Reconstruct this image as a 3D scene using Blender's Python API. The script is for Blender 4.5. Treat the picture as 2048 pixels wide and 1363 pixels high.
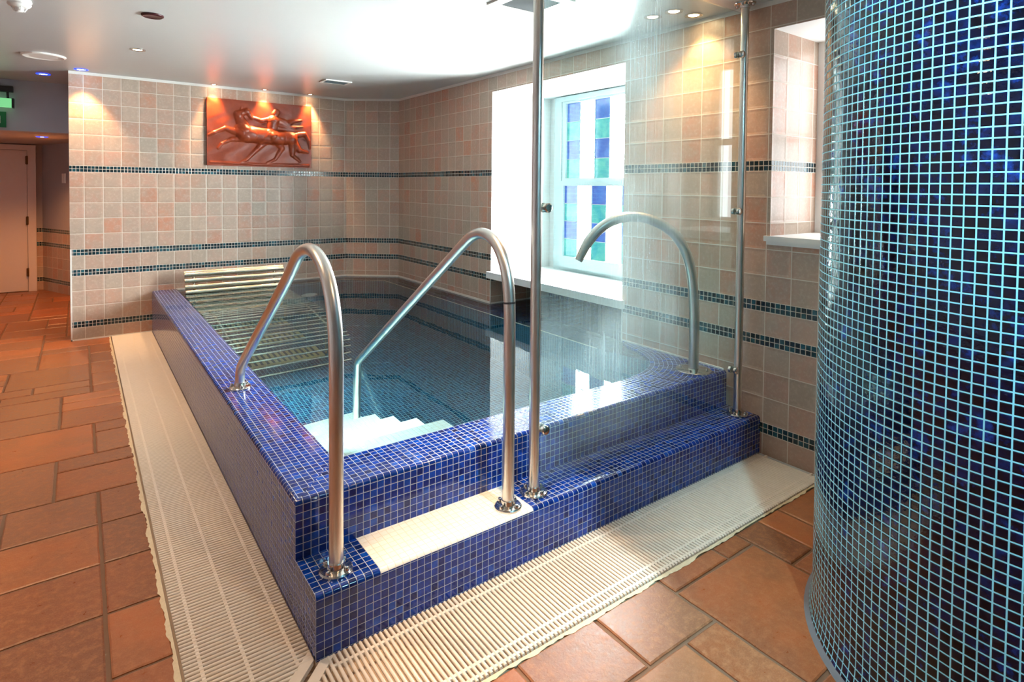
import bpy, bmesh, math, random
from mathutils import Vector, Matrix

for o in list(bpy.data.objects):
    bpy.data.objects.remove(o)
SC = bpy.context.scene
COL = SC.collection
R = math.radians

# ------------------------------------------------------------------ camera
CAM = Vector((-0.5484, -1.712, 1.4077))
yaw, tilt, roll = R(36.9416), R(1.5038), R(0.5754)
F = Vector((math.sin(yaw) * math.cos(tilt), math.cos(yaw) * math.cos(tilt), -math.sin(tilt)))
Rv = Vector((math.cos(yaw), -math.sin(yaw), 0))
Uv = Rv.cross(F)
R2 = Rv * math.cos(roll) + Uv * math.sin(roll)
U2 = -Rv * math.sin(roll) + Uv * math.cos(roll)
cd = bpy.data.cameras.new('camera')
cam = bpy.data.objects.new('camera', cd)
COL.objects.link(cam)
M = Matrix.Identity(4)
for i in range(3):
    M[i][0], M[i][1], M[i][2], M[i][3] = R2[i], U2[i], -F[i], CAM[i]
cam.matrix_world = M
cd.sensor_fit = 'HORIZONTAL'
cd.sensor_width = 36
cd.lens = 1174.2954 / 2048 * 36
cd.shift_x = (1024 - 1040.695) / 2048
cd.shift_y = (406.2085 - 681.5) / 2048
cd.clip_start = 0.02
SC.camera = cam

# ------------------------------------------------------------------ world, exposure
w = bpy.data.worlds.new('world')
SC.world = w
w.use_nodes = True
bg = w.node_tree.nodes['Background']
bg.inputs[0].default_value = (0.72, 0.86, 1.0, 1)
bg.inputs[1].default_value = 0.4
SC.view_settings.view_transform = 'Standard'
SC.view_settings.look = 'None'
SC.view_settings.exposure = 0.30
SC.view_settings.gamma = 1.0
SC.view_settings.use_curve_mapping = False
SC.cycles.max_bounces = 10
SC.cycles.transmission_bounces = 8
SC.cycles.transparent_max_bounces = 12
SC.cycles.sample_clamp_indirect = 10.0

WARM = (1.0, 0.58, 0.26)
PANE = 160.0          # brightness of the day-lit clear window panes
LAMPS = dict(relief=75, step=190, corner=16, corridor=95, scallop=50, added_fill=20, left=75, cool=210)

# ------------------------------------------------------------------ tagging
def tag(o, label=None, cat=None, group=None, kind=None):
    if label: o['label'] = label
    if cat: o['category'] = cat
    if group: o['group'] = group
    if kind: o['kind'] = kind
    return o

def thing(name, label, cat, loc=(0, 0, 0), group=None):
    o = bpy.data.objects.new(name, None)
    o.empty_display_size = 0.1
    COL.objects.link(o)
    o.location = loc
    return tag(o, label, cat, group)

# ------------------------------------------------------------------ mesh builder
class MB:
    def __init__(s):
        s.v, s.ix, s.f, s.uv, s.mi, s.col = [], {}, [], [], [], []
    def vi(s, p):
        k = (round(p[0], 5), round(p[1], 5), round(p[2], 5))
        if k not in s.ix:
            s.ix[k] = len(s.v)
            s.v.append(tuple(p))
        return s.ix[k]
    def face(s, pts, uvs=None, mi=0, col=None):
        idx = [s.vi(p) for p in pts]
        out, uo = [], []
        for k, i in enumerate(idx):
            if i not in out:
                out.append(i)
                uo.append(uvs[k] if uvs else (0, 0))
        if len(out) < 3: return
        s.f.append(out); s.uv.append(uo); s.mi.append(mi); s.col.append(col or (0.5, 0.5, 0.5, 1))
    def quad_grid(s, rows, closed=False, mi=0):
        for a, b in zip(rows[:-1], rows[1:]):
            n = len(a)
            for k in range(n if closed else n - 1):
                s.face([a[k], a[(k + 1) % n], b[(k + 1) % n], b[k]], mi=mi)
    def box(s, x0, x1, y0, y1, z0, z1, mi=0, sc=1.0, col=None):
        P = [(x, y, z) for z in (z0, z1) for y in (y0, y1) for x in (x0, x1)]
        for q, ax in (((0, 2, 3, 1), 'xy'), ((4, 5, 7, 6), 'xy'), ((0, 1, 5, 4), 'xz'), ((2, 6, 7, 3), 'xz'), ((0, 4, 6, 2), 'yz'), ((1, 3, 7, 5), 'yz')):
            pts = [P[i] for i in q]
            g = {'xy': (0, 1), 'xz': (0, 2), 'yz': (1, 2)}[ax]
            s.face(pts, [(p[g[0]] / sc, p[g[1]] / sc) for p in pts], mi, col)
    def tube(s, path, r, n=16, mi=0, caps=True):
        path = [Vector(p) for p in path]
        rr = r if isinstance(r, (list, tuple)) else [r] * len(path)
        t0 = (path[1] - path[0]).normalized()
        up = Vector((0, 0, 1)) if abs(t0.z) < 0.9 else Vector((1, 0, 0))
        nrm = t0.cross(up).normalized()
        rows = []
        for i, p in enumerate(path):
            if i == 0: t = t0
            elif i == len(path) - 1: t = (p - path[i - 1]).normalized()
            else: t = ((path[i + 1] - p).normalized() + (p - path[i - 1]).normalized()).normalized()
            nrm = (nrm - t * nrm.dot(t)).normalized()
            b = t.cross(nrm)
            q = rr[i]
            q = q if isinstance(q, (tuple, list)) else (q, q)
            rows.append([tuple(p + nrm * q[0] * math.cos(a) + b * q[1] * math.sin(a)) for a in [2 * math.pi * k / n for k in range(n)]])
        s.quad_grid(rows, True, mi)
        if caps:
            s.face(rows[0][::-1], mi=mi); s.face(rows[-1], mi=mi)
    def lathe(s, prof, c=(0, 0, 0), n=32, mi=0, axis='z', a0=0.0):
        rows = []
        for r, z in prof:
            row = []
            for k in range(n):
                a = a0 + 2 * math.pi * k / n
                d = (r * math.cos(a), r * math.sin(a), z)
                if axis == 'x': d = (d[2], d[0], d[1])
                if axis == 'y': d = (d[0], d[2], d[1])
                row.append((c[0] + d[0], c[1] + d[1], c[2] + d[2]))
            rows.append(row)
        s.quad_grid(rows, True, mi)
        if prof[0][0] > 1e-6: s.face(rows[0][::-1], mi=mi)
        if prof[-1][0] > 1e-6: s.face(rows[-1], mi=mi)
    def build(s, name, mats, parent=None, smooth=None, recalc=True):
        me = bpy.data.meshes.new(name)
        me.from_pydata(s.v, [], s.f)
        uvl = me.uv_layers.new(name='UVMap')
        flat = []
        for u in s.uv:
            for a in u: flat += [a[0], a[1]]
        uvl.data.foreach_set('uv', flat)
        ca = me.color_attributes.new('tint', 'FLOAT_COLOR', 'CORNER')
        cf = []
        for u, c in zip(s.uv, s.col):
            cf += list(c) * len(u)
        ca.data.foreach_set('color', cf)
        mats = mats if isinstance(mats, (list, tuple)) else [mats]
        for m_ in mats: me.materials.append(m_)
        me.polygons.foreach_set('material_index', s.mi)
        if recalc:
            bm = bmesh.new(); bm.from_mesh(me)
            bmesh.ops.recalc_face_normals(bm, faces=bm.faces)
            bm.to_mesh(me); bm.free()
        if smooth is not None:
            me.polygons.foreach_set('use_smooth', [True] * len(me.polygons))
            me.set_sharp_from_angle(angle=R(smooth))
        me.update()
        o = bpy.data.objects.new(name, me)
        COL.objects.link(o)
        if parent:
            o.parent = parent
            if parent.type == 'EMPTY':
                o.matrix_parent_inverse = Matrix.Translation(-Vector(parent.location))
        return o

def poly_fill(outer, z, mb, uvs=1.0, mi=0, holes=()):
    """flat polygon (list of xy) triangulated"""
    bm = bmesh.new()
    es = []
    for loop in [outer] + list(holes):
        vs = [bm.verts.new((x, y, z)) for x, y in loop]
        for a, b in zip(vs, vs[1:] + vs[:1]): es.append(bm.edges.new((a, b)))
    res = bmesh.ops.triangle_fill(bm, edges=es, use_beauty=True, use_dissolve=False)
    for f in bm.faces:
        pts = [tuple(v.co) for v in f.verts]
        mb.face(pts, [(p[0] / uvs, p[1] / uvs) for p in pts], mi)
    bm.free()

# ------------------------------------------------------------------ material helpers
class NT:
    def __init__(s, name):
        s.m = bpy.data.materials.new(name)
        s.m.use_nodes = True
        s.t = s.m.node_tree
        s.b = s.t.nodes['Principled BSDF']
        s.out = s.t.nodes['Material Output']
    def n(s, typ, **kw):
        nd = s.t.nodes.new(typ)
        for k, v in kw.items(): setattr(nd, k, v)
        return nd
    def l(s, a, b): s.t.links.new(a, b)
    def setin(s, sock, v):
        if isinstance(v, bpy.types.NodeSocket): s.l(v, sock)
        else: sock.default_value = v
    def math(s, op, a, b=None, c=None):
        nd = s.n('ShaderNodeMath', operation=op)
        s.setin(nd.inputs[0], a)
        if b is not None: s.setin(nd.inputs[1], b)
        if c is not None: s.setin(nd.inputs[2], c)
        return nd.outputs[0]
    def smooth(s, v, lo, hi, a=0.0, b=1.0):
        nd = s.n('ShaderNodeMapRange', interpolation_type='SMOOTHSTEP')
        s.setin(nd.inputs[0], v); s.setin(nd.inputs[1], lo); s.setin(nd.inputs[2], hi)
        nd.inputs[3].default_value = a; nd.inputs[4].default_value = b
        return nd.outputs[0]
    def mix(s, fac, a, b, blend='MIX'):
        nd = s.n('ShaderNodeMix', data_type='RGBA', blend_type=blend)
        s.setin(nd.inputs[0], fac)
        for i, v in ((6, a), (7, b)):
            if isinstance(v, (tuple, list)) and len(v) == 3: v = (*v, 1)
            s.setin(nd.inputs[i], v)
        return nd.outputs[2]
    def ramp(s, fac, stops, interp='LINEAR'):
        nd = s.n('ShaderNodeValToRGB')
        cr = nd.color_ramp
        cr.interpolation = interp
        while len(cr.elements) > 1: cr.elements.remove(cr.elements[-1])
        cr.elements[0].position = stops[0][0]; cr.elements[0].color = (*stops[0][1], 1)
        for p, c in stops[1:]:
            e = cr.elements.new(p); e.color = (*c, 1)
        s.l(fac, nd.inputs[0])
        return nd.outputs[0]
    def noise(s, vec, scale, detail=3, rough=0.55, out=0):
        nd = s.n('ShaderNodeTexNoise')
        nd.inputs['Scale'].default_value = scale
        nd.inputs['Detail'].default_value = detail
        nd.inputs['Roughness'].default_value = rough
        if vec is not None: s.l(vec, nd.inputs['Vector'])
        return nd.outputs[out]
    def obj(s):
        return s.n('ShaderNodeNewGeometry').outputs['Position']
    def bump(s, h, strength=0.5, dist=0.002, normal=None):
        nd = s.n('ShaderNodeBump')
        nd.inputs['Strength'].default_value = strength
        nd.inputs['Distance'].default_value = dist
        s.l(h, nd.inputs['Height'])
        if normal is not None: s.l(normal, nd.inputs['Normal'])
        return nd.outputs[0]
    def cells(s, gap):
        """tile mask (1 on the tile), per tile random value, per tile random 2"""
        uv = s.n('ShaderNodeUVMap').outputs[0]
        sp = s.n('ShaderNodeSeparateXYZ'); s.l(uv, sp.inputs[0])
        fx = s.math('FRACT', sp.outputs[0]); fy = s.math('FRACT', sp.outputs[1])
        dx = s.math('MINIMUM', fx, s.math('SUBTRACT', 1.0, fx))
        dy = s.math('MINIMUM', fy, s.math('SUBTRACT', 1.0, fy))
        d = s.math('MINIMUM', dx, dy)
        mask = s.smooth(d, gap * 0.75, gap * 1.25)
        dome = s.smooth(d, gap * 0.8, gap + 0.10)
        cb = s.n('ShaderNodeCombineXYZ')
        s.l(s.math('FLOOR', sp.outputs[0]), cb.inputs[0]); s.l(s.math('FLOOR', sp.outputs[1]), cb.inputs[1])
        wn = s.n('ShaderNodeTexWhiteNoise', noise_dimensions='3D'); s.l(cb.outputs[0], wn.inputs['Vector'])
        return mask, wn.outputs['Value'], wn.outputs['Color'], dome
    def pr(s, **kw):
        names = dict(color='Base Color', rough='Roughness', metal='Metallic', spec='Specular IOR Level', trans='Transmission Weight', ior='IOR', normal='Normal', coat='Coat Weight', ecol='Emission Color', estr='Emission Strength', alpha='Alpha')
        for k, v in kw.items():
            if isinstance(v, (tuple, list)) and len(v) == 3: v = (*v, 1)
            s.setin(s.b.inputs[names[k]], v)
        return s.m

def plain(name, color, rough=0.5, metal=0.0, spec=0.5, var=0.06, scale=30):
    t = NT(name)
    n = t.noise(t.obj(), scale)
    c = t.mix(t.math('MULTIPLY', n, 1.0), tuple(x * (1 - var) for x in color), tuple(min(1, x * (1 + var)) for x in color))
    return t.pr(color=c, rough=rough, metal=metal, spec=spec)

def emis(name, color, strength):
    t = NT(name)
    return t.pr(color=(0.05, 0.05, 0.05), ecol=color, estr=strength)

def mosaic(name, stops, grout, gap=0.055, rough=0.12, bumpd=0.0012, wav=0.0, mott=0.25, cloud=None):
    t = NT(name)
    mask, rnd, rc, dome = t.cells(gap)
    tile = t.ramp(rnd, stops)
    n = t.noise(t.obj(), 45, 4)
    dark = t.mix(t.smooth(n, 0.35, 0.7), tuple([1 - mott] * 3), tuple([1 + mott] * 3))
    tile = t.mix(1.0, tile, dark, 'MULTIPLY')
    if cloud:
        cl = t.smooth(t.noise(t.obj(), 16, 5, 0.7), 0.54, 0.72)
        tile = t.mix(t.math('MULTIPLY', cl, t.math('MULTIPLY_ADD', rnd, 0.7, 0.3)), tile, cloud)
    c = t.mix(mask, grout, tile)
    ro = t.math('MULTIPLY_ADD', mask, rough - 0.6, 0.6)
    h = dome
    nrm = t.bump(h, 0.6, bumpd)
    if wav:
        nrm = t.bump(t.noise(t.obj(), 70, 2), wav, 0.002, nrm)
    return t.pr(color=c, rough=ro, normal=nrm, spec=0.5)

# ---- materials
def make_wall_tile():
    t = NT('pink_stone_tile')
    mask, rnd, rc, dome = t.cells(0.016)
    base = t.ramp(rnd, [(0.0, (0.47, 0.23, 0.155)), (0.18, (0.46, 0.33, 0.255)), (0.42, (0.53, 0.31, 0.23)), (0.62, (0.42, 0.345, 0.275)), (0.82, (0.50, 0.36, 0.275)), (0.93, (0.54, 0.24, 0.15)), (1.0, (0.45, 0.34, 0.27))])
    p = t.obj()
    n1 = t.noise(p, 11, 4, 0.6); n2 = t.noise(p, 55, 4, 0.65)
    base = t.mix(t.smooth(n1, 0.34, 0.66, 0, 0.6), base, (0.40, 0.315, 0.245))
    base = t.mix(t.smooth(n2, 0.45, 0.75, 0, 0.35), base, (0.66, 0.52, 0.44))
    c = t.mix(mask, (0.72, 0.66, 0.58), base)
    nrm = t.bump(dome, 0.5, 0.0025)
    nrm = t.bump(n2, 0.12, 0.003, nrm)
    return t.pr(color=c, rough=t.math('MULTIPLY_ADD', mask, -0.32, 0.68), normal=nrm)

M_TILE = make_wall_tile()
M_BAND = mosaic('teal_mosaic_band', [(0, (0.006, 0.016, 0.022)), (0.5, (0.01, 0.03, 0.04)), (0.8, (0.012, 0.055, 0.075)), (1, (0.02, 0.10, 0.13))], (0.62, 0.56, 0.48), 0.06, 0.15)
M_BLUE = mosaic('blue_mosaic', [(0, (0.002, 0.010, 0.09)), (0.12, (0.002, 0.017, 0.15)), (0.5, (0.002, 0.026, 0.21)), (0.85, (0.0025, 0.034, 0.27)), (1, (0.004, 0.060, 0.34))], (0.44, 0.46, 0.50), 0.036, 0.10)
M_WHITE_MOS = mosaic('white_mosaic', [(0, (0.76, 0.74, 0.68)), (0.5, (0.79, 0.77, 0.71)), (1, (0.82, 0.80, 0.74))], (0.66, 0.56, 0.42), 0.035, 0.3, mott=0.03)
M_BASIN = mosaic('basin_mosaic', [(0, (0.002, 0.018, 0.055)), (0.5, (0.004, 0.042, 0.10)), (1, (0.008, 0.075, 0.15))], (0.16, 0.30, 0.32), 0.055, 0.2)
M_LEDGE = mosaic('dark_blue_mosaic', [(0, (0.002, 0.004, 0.018)), (0.6, (0.004, 0.011, 0.05)), (1, (0.006, 0.02, 0.085))], (0.06, 0.08, 0.11), 0.05, 0.12)
M_COLUMN = mosaic('navy_mosaic', [(0, (0.0008, 0.0015, 0.006)), (0.5, (0.0015, 0.0035, 0.018)), (0.85, (0.002, 0.006, 0.035)), (1, (0.002, 0.012, 0.07))], (0.36, 0.86, 1.0), 0.068, 0.07, wav=0.25, mott=0.5, cloud=(0.008, 0.060, 0.36))

def make_floor_tile():
    t = NT('terracotta_slab')
    a = t.n('ShaderNodeVertexColor', layer_name='tint').outputs[0]
    p = t.obj()
    n1 = t.noise(p, 5, 5, 0.6); n2 = t.noise(p, 38, 5, 0.7); n3 = t.noise(p, 220, 3, 0.6)
    c = t.mix(t.smooth(n1, 0.35, 0.7, 0, 0.6), a, (0.22, 0.085, 0.036))
    c = t.mix(t.smooth(n2, 0.42, 0.72, 0, 0.65), c, (0.46, 0.18, 0.075))
    c = t.mix(t.smooth(n3, 0.45, 0.75, 0, 0.20), c, (0.55, 0.31, 0.18))
    nrm = t.bump(n2, 0.25, 0.004)
    nrm = t.bump(n3, 0.12, 0.0015, nrm)
    return t.pr(color=c, rough=t.smooth(n2, 0.3, 0.7, 0.27, 0.45), spec=0.42, normal=nrm)
M_SLAB = make_floor_tile()
M_FGROUT = plain('floor_grout', (0.20, 0.105, 0.06), 0.85)
M_CREAM = plain('cream_plastic', (0.82, 0.71, 0.60), 0.4, var=0.05)
M_TROUGH = plain('drain_trough', (0.58, 0.45, 0.35), 0.7)
M_SEAL = plain('cream_sealant', (0.76, 0.62, 0.42), 0.6, var=0.15, scale=90)
M_CEIL = plain('ceiling_paint', (0.52, 0.52, 0.50), 0.30, spec=0.5, var=0.015, scale=3)
M_PLASTER = plain('grey_plaster', (0.46, 0.49, 0.54), 0.6, var=0.03, scale=8)
M_CPLASTER = plain('corridor_plaster', (0.40, 0.36, 0.37), 0.6, var=0.03, scale=8)
M_WPAINT = plain('white_paint', (0.86, 0.87, 0.86), 0.45, var=0.015)
M_DOOR = plain('door_paint', (0.74, 0.64, 0.60), 0.4, var=0.02)
M_WTRIM = plain('white_trim', (0.80, 0.78, 0.73), 0.45, var=0.03)
M_BRASS = plain('dark_brass', (0.16, 0.08, 0.03), 0.4, metal=0.8)
M_BLACK = plain('black_plastic', (0.012, 0.012, 0.014), 0.45)
M_GRIME = plain('dark_grille', (0.05, 0.06, 0.065), 0.5)
M_GREYGROUT = plain('grey_skirting', (0.17, 0.175, 0.20), 0.6, var=0.1)
M_RED = plain('maroon_cap', (0.045, 0.008, 0.010), 0.35)
M_PLATE = plain('beige_plate', (0.40, 0.33, 0.17), 0.5)

def make_steel(name, col, rough):
    t = NT(name)
    n = t.noise(t.obj(), 14, 2)
    return t.pr(color=col, metal=1.0, rough=t.smooth(n, 0.3, 0.7, rough * 0.92, rough * 1.08))
M_STEEL = make_steel('brushed_steel', (0.74, 0.71, 0.66), 0.30)
M_CHROME = make_steel('polished_steel', (0.66, 0.62, 0.58), 0.12)
M_TUBE = make_steel('steel_tube', (0.60, 0.55, 0.46), 0.22)

def make_water():
    t = NT('pool_water')
    n = t.noise(t.obj(), 5, 2)
    nrm = t.bump(n, 0.05, 0.01)
    return t.pr(color=(0.70, 0.95, 0.97), rough=0.0, trans=1.0, ior=1.333, normal=nrm)
M_WATER = make_water()

def make_glass():
    t = NT('wet_glare_glass')
    for_out = t.out
    tr = t.n('ShaderNodeBsdfTransparent'); tr.inputs[0].default_value = (0.90, 0.97, 0.96, 1)
    gl = t.n('ShaderNodeBsdfGlossy'); gl.inputs['Roughness'].default_value = 0.02
    fr = t.n('ShaderNodeFresnel')
    bf = t.n('ShaderNodeNewGeometry').outputs['Backfacing']
    t.l(t.math('MULTIPLY_ADD', bf, 1 / 1.5 - 1.5, 1.5), fr.inputs[0])
    m1 = t.n('ShaderNodeMixShader'); t.l(fr.outputs[0], m1.inputs[0]); t.l(tr.outputs[0], m1.inputs[1]); t.l(gl.outputs[0], m1.inputs[2])
    p = t.obj()
    mp = t.n('ShaderNodeMapping'); mp.inputs['Scale'].default_value = (110, 110, 1.6); t.l(p, mp.inputs[0])
    st = t.smooth(t.noise(mp.outputs[0], 1, 3, 0.6), 0.42, 0.72)
    big = t.smooth(t.noise(p, 2.6, 2), 0.38, 0.68)
    dots = t.smooth(t.noise(p, 160, 2), 0.60, 0.75)
    sx = t.n('ShaderNodeSeparateXYZ'); t.l(p, sx.inputs[0])
    X, Z = sx.outputs[0], sx.outputs[2]
    low = t.math('MULTIPLY', t.math('MULTIPLY', t.smooth(Z, 0.40, 0.70, 0.22, 1.0), t.smooth(Z, 0.80, 1.05, 1.0, 0.0)), t.smooth(X, 1.3, 2.0, 1.0, 0.15))
    glare_haze = t.math('MULTIPLY', t.math('MULTIPLY', t.smooth(Z, 0.42, 0.75, 0.2, 1.0), t.smooth(X, 1.22, 1.42)), t.smooth(X, 1.52, 1.95, 1.0, 0.0))  # extra haze on the wet pane, painted in for the glare beside the window
    top = t.math('MULTIPLY', t.smooth(Z, 1.95, 2.2), t.smooth(X, 1.3, 1.9, 1.0, 0.0))
    msk = t.math('MAXIMUM', low, t.math('MAXIMUM', glare_haze, t.math('MULTIPLY', top, 0.6)))
    hz = t.math('ADD', t.math('MULTIPLY', t.math('MULTIPLY_ADD', st, 0.5, 0.4), t.math('MULTIPLY_ADD', big, 0.5, 0.5)), t.math('MULTIPLY', dots, 0.3))
    hz = t.math('ADD', t.math('MULTIPLY', t.math('MULTIPLY', hz, msk), 0.36), 0.010)
    df = t.n('ShaderNodeBsdfDiffuse'); df.inputs[0].default_value = (0.82, 0.9, 0.92, 1)
    tl = t.n('ShaderNodeBsdfTranslucent'); tl.inputs[0].default_value = (0.80, 0.95, 0.97, 1)
    m2 = t.n('ShaderNodeMixShader'); m2.inputs[0].default_value = 0.75; t.l(df.outputs[0], m2.inputs[1]); t.l(tl.outputs[0], m2.inputs[2])
    m3 = t.n('ShaderNodeMixShader'); t.l(hz, m3.inputs[0]); t.l(m1.outputs[0], m3.inputs[1]); t.l(m2.outputs[0], m3.inputs[2])
    t.l(m3.outputs[0], for_out.inputs[0])
    return t.m
M_GLASS = make_glass()
M_CLEAR = emis('daylit_clear_glass', (0.88, 0.98, 1.0), PANE)

def make_stained(name, c1, c2, strength):
    t = NT(name)
    n = t.noise(t.obj(), 9, 4, 0.6)
    c = t.mix(t.smooth(n, 0.35, 0.7), c1, c2)
    return t.pr(color=(0.01, 0.02, 0.03), ecol=c, estr=strength, rough=0.1)
M_SBLUE = make_stained('daylit_blue_glass', (0.03, 0.10, 0.75), (0.08, 0.24, 1.0), 0.62)
M_STEAL = make_stained('daylit_teal_glass', (0.02, 0.62, 0.62), (0.20, 0.95, 0.72), 0.62)
M_BULB = emis('warm_bulb', (1.0, 0.72, 0.42), 60)
M_BULBC = emis('cool_bulb', (0.55, 0.75, 1.0), 30)
M_BRING = emis('blue_glass_ring', (0.01, 0.05, 1.0), 2.0)
M_GREEN = emis('green_lit_strip', (0.22, 0.75, 0.30), 0.75)
M_GSIGN = plain('green_sign', (0.005, 0.16, 0.05), 0.4)

# ------------------------------------------------------------------ dimensions
P = 0.0255
HS, HC, YC, YB, XW, ZC = 0.199, 0.3906, 0.208, 4.845, 2.361, 2.40
XL, XB1, YB2 = -0.616, 1.894, 4.465
YF, XLEFT = -3.6, -3.4       # the room runs on behind and left of the camera
BH = 0.0275
B = [0.142, 0.608, 0.79, 1.538]
FIELDS = []
zz = 0.0
for k, (b, n) in enumerate(zip(B + [ZC + BH], (0.83, 3, 1, 5, 6))):
    FIELDS.append(('t', zz, b - BH, n, k * 10 + (1 - n if k == 0 else 0)))
    if k < 4: FIELDS.append(('b', b - BH, b + BH, 2, k * 6))
    zz = b + BH

def wall_strip(mb, p0, p1, zlo, zhi, s0=0.0, so=0):
    """tiled wall from p0 to p1 in plan, clipped to zlo..zhi"""
    L = math.hypot(p1[0] - p0[0], p1[1] - p0[1])
    for typ, a, b, n, off in FIELDS:
        lo, hi = max(a, zlo), min(b, zhi)
        if hi - lo < 1e-4: continue
        pu = 0.14 if typ == 't' else BH
        u0, u1 = s0 / pu + so * 37, (s0 + L) / pu + so * 37
        v0, v1 = off + (lo - a) / (b - a) * n, off + (hi - a) / (b - a) * n
        mb.face([(p0[0], p0[1], lo), (p1[0], p1[1], lo), (p1[0], p1[1], hi), (p0[0], p0[1], hi)],
                [(u0, v0), (u1, v0), (u1, v1), (u0, v1)], 0 if typ == 't' else 1)

def struct(o):
    o['kind'] = 'structure'
    return o

# ================================================================== SETTING
# ---- walls
WM = [M_TILE, M_BAND, M_WPAINT, M_PLASTER, M_LEDGE]
mb = MB()
wall_strip(mb, (XL, YB), (XB1, YB), 0, ZC, 0.035)
wall_strip(mb, (XL, YB + 2.6), (XL, YB), 0, ZC, 0.0, 1)
struct(mb.build('wall_back', WM))
mb = MB()
wall_strip(mb, (XB1, YB), (XW, YB2), 0, ZC, 0.06, 2)
struct(mb.build('wall_corner', WM))
W1 = (2.58, 1.01, 0.37, 2.245)
W2 = (-0.035, -0.48, 1.165, 2.25)
X1, X2 = 3.03, 2.86
mb = MB()
sy = lambda y: YB2 - y
wall_strip(mb, (XW, YB2), (XW, W1[0]), 0, ZC, sy(YB2), 3)
wall_strip(mb, (XW, W1[0]), (XW, W1[1]), W1[3], ZC, sy(W1[0]), 3)
wall_strip(mb, (XW, W1[0]), (XW, W1[1]), 0, 0.30, sy(W1[0]), 3)
wall_strip(mb, (XW, W1[1]), (XW, W2[0]), 0, ZC, sy(W1[1]), 3)
wall_strip(mb, (XW, W2[0]), (XW, W2[1]), 0, W2[2], sy(W2[0]), 3)
wall_strip(mb, (XW, W2[0]), (XW, W2[1]), W2[3], ZC, sy(W2[0]), 3)
wall_strip(mb, (XW, W2[1]), (XW, YF), 0, ZC, sy(W2[1]), 3)
mb.face([(XW, 0.1, -0.06), (XW, YF, -0.06), (XW, YF, 0), (XW, 0.1, 0)], mi=2)
# reveals of the stained-glass window: white above the sill, tiled and dark below it
for y in W1[:2]:
    mb.face([(XW, y, 0.63), (X1, y, 0.63), (X1, y, W1[3]), (XW, y, W1[3])], mi=2)
    wall_strip(mb, (XW, y), (X1, y), 0.30, 0.63, 0.02, 4)
mb.face([(XW, W1[0], W1[3]), (X1, W1[0], W1[3]), (X1, W1[1], W1[3]), (XW, W1[1], W1[3])], mi=2)
mb.face([(X1, W1[0], 0.3), (X1, W1[1], 0.3), (X1, W1[1], 0.63), (X1, W1[0], 0.63)], [(0, 0), (61, 0), (61, 13), (0, 13)], 4)
# back of the recess above the sill, around the sash box
for a in ((2.45, 2.58, 0.63, 2.245), (1.01, 1.09, 0.63, 2.245), (1.09, 2.45, 2.235, 2.245)):
    mb.face([(X1, a[0], a[2]), (X1, a[1], a[2]), (X1, a[1], a[3]), (X1, a[0], a[3])], mi=2)
# reveals of the second window
wall_strip(mb, (XW, W2[0]), (X2, W2[0]), W2[2], W2[3], 0.0, 5)
wall_strip(mb, (XW, W2[1]), (X2, W2[1]), W2[2], W2[3], 0.0, 5)
mb.face([(XW, W2[0], W2[3]), (X2, W2[0], W2[3]), (X2, W2[1], W2[3]), (XW, W2[1], W2[3])], mi=2)
struct(mb.build('wall_right', WM))
# left wall of the long room (out of view)
mb = MB()
mb.box(XLEFT - 0.1, XLEFT, YF, 8.35, 0, ZC)
struct(mb.build('wall_left', M_CPLASTER))
mb = MB()
mb.box(XLEFT - 0.1, 3.2, YF - 0.1, YF, -0.06, ZC)
struct(mb.build('wall_front', M_CPLASTER))
# corridor end
mb = MB()
def plastered(p0, p1, top, so):
    wall_strip(mb, p0, p1, 0, B[2] + BH, 0.0, so)
    mb.face([(p0[0], p0[1], B[2] + BH), (p1[0], p1[1], B[2] + BH), (p1[0], p1[1], top), (p0[0], p0[1], top)], mi=2)
plastered((-1.0, 8.25), (-0.935, 8.25), 1.91, 6)
plastered((-0.935, 8.25), (-0.56, 7.35), 1.91, 7)
mb.face([(-1.9, 8.25, 1.895), (-1.0, 8.25, 1.895), (-1.0, 8.25, 1.91), (-1.9, 8.25, 1.91)], mi=2)
mb.face([(XLEFT, 8.25, 0), (-1.9, 8.25, 0), (-1.9, 8.25, 1.91), (XLEFT, 8.25, 1.91)], mi=2)
mb.face([(-1.95, 8.252, 0), (-0.99, 8.252, 0), (-0.99, 8.252, 1.91), (-1.95, 8.252, 1.91)], mi=2)
struct(mb.build('wall_corridor', [M_TILE, M_BAND, M_CPLASTER]))
# ---- ceiling, bulkhead, low corridor ceiling
mb = MB(); mb.box(XLEFT - 0.1, 3.2, YF, 5.77, ZC, ZC + 0.12)
struct(mb.build('ceiling', M_CEIL))
mb = MB(); mb.box(XLEFT, XL, 5.77, 5.90, 1.91, ZC + 0.12)
struct(mb.build('wall_bulkhead', M_PLASTER))
mb = MB(); mb.box(XLEFT - 0.1, -0.3, 5.90, 8.45, 1.91, 2.0)
struct(mb.build('ceiling_low', M_CPLASTER))
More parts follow.
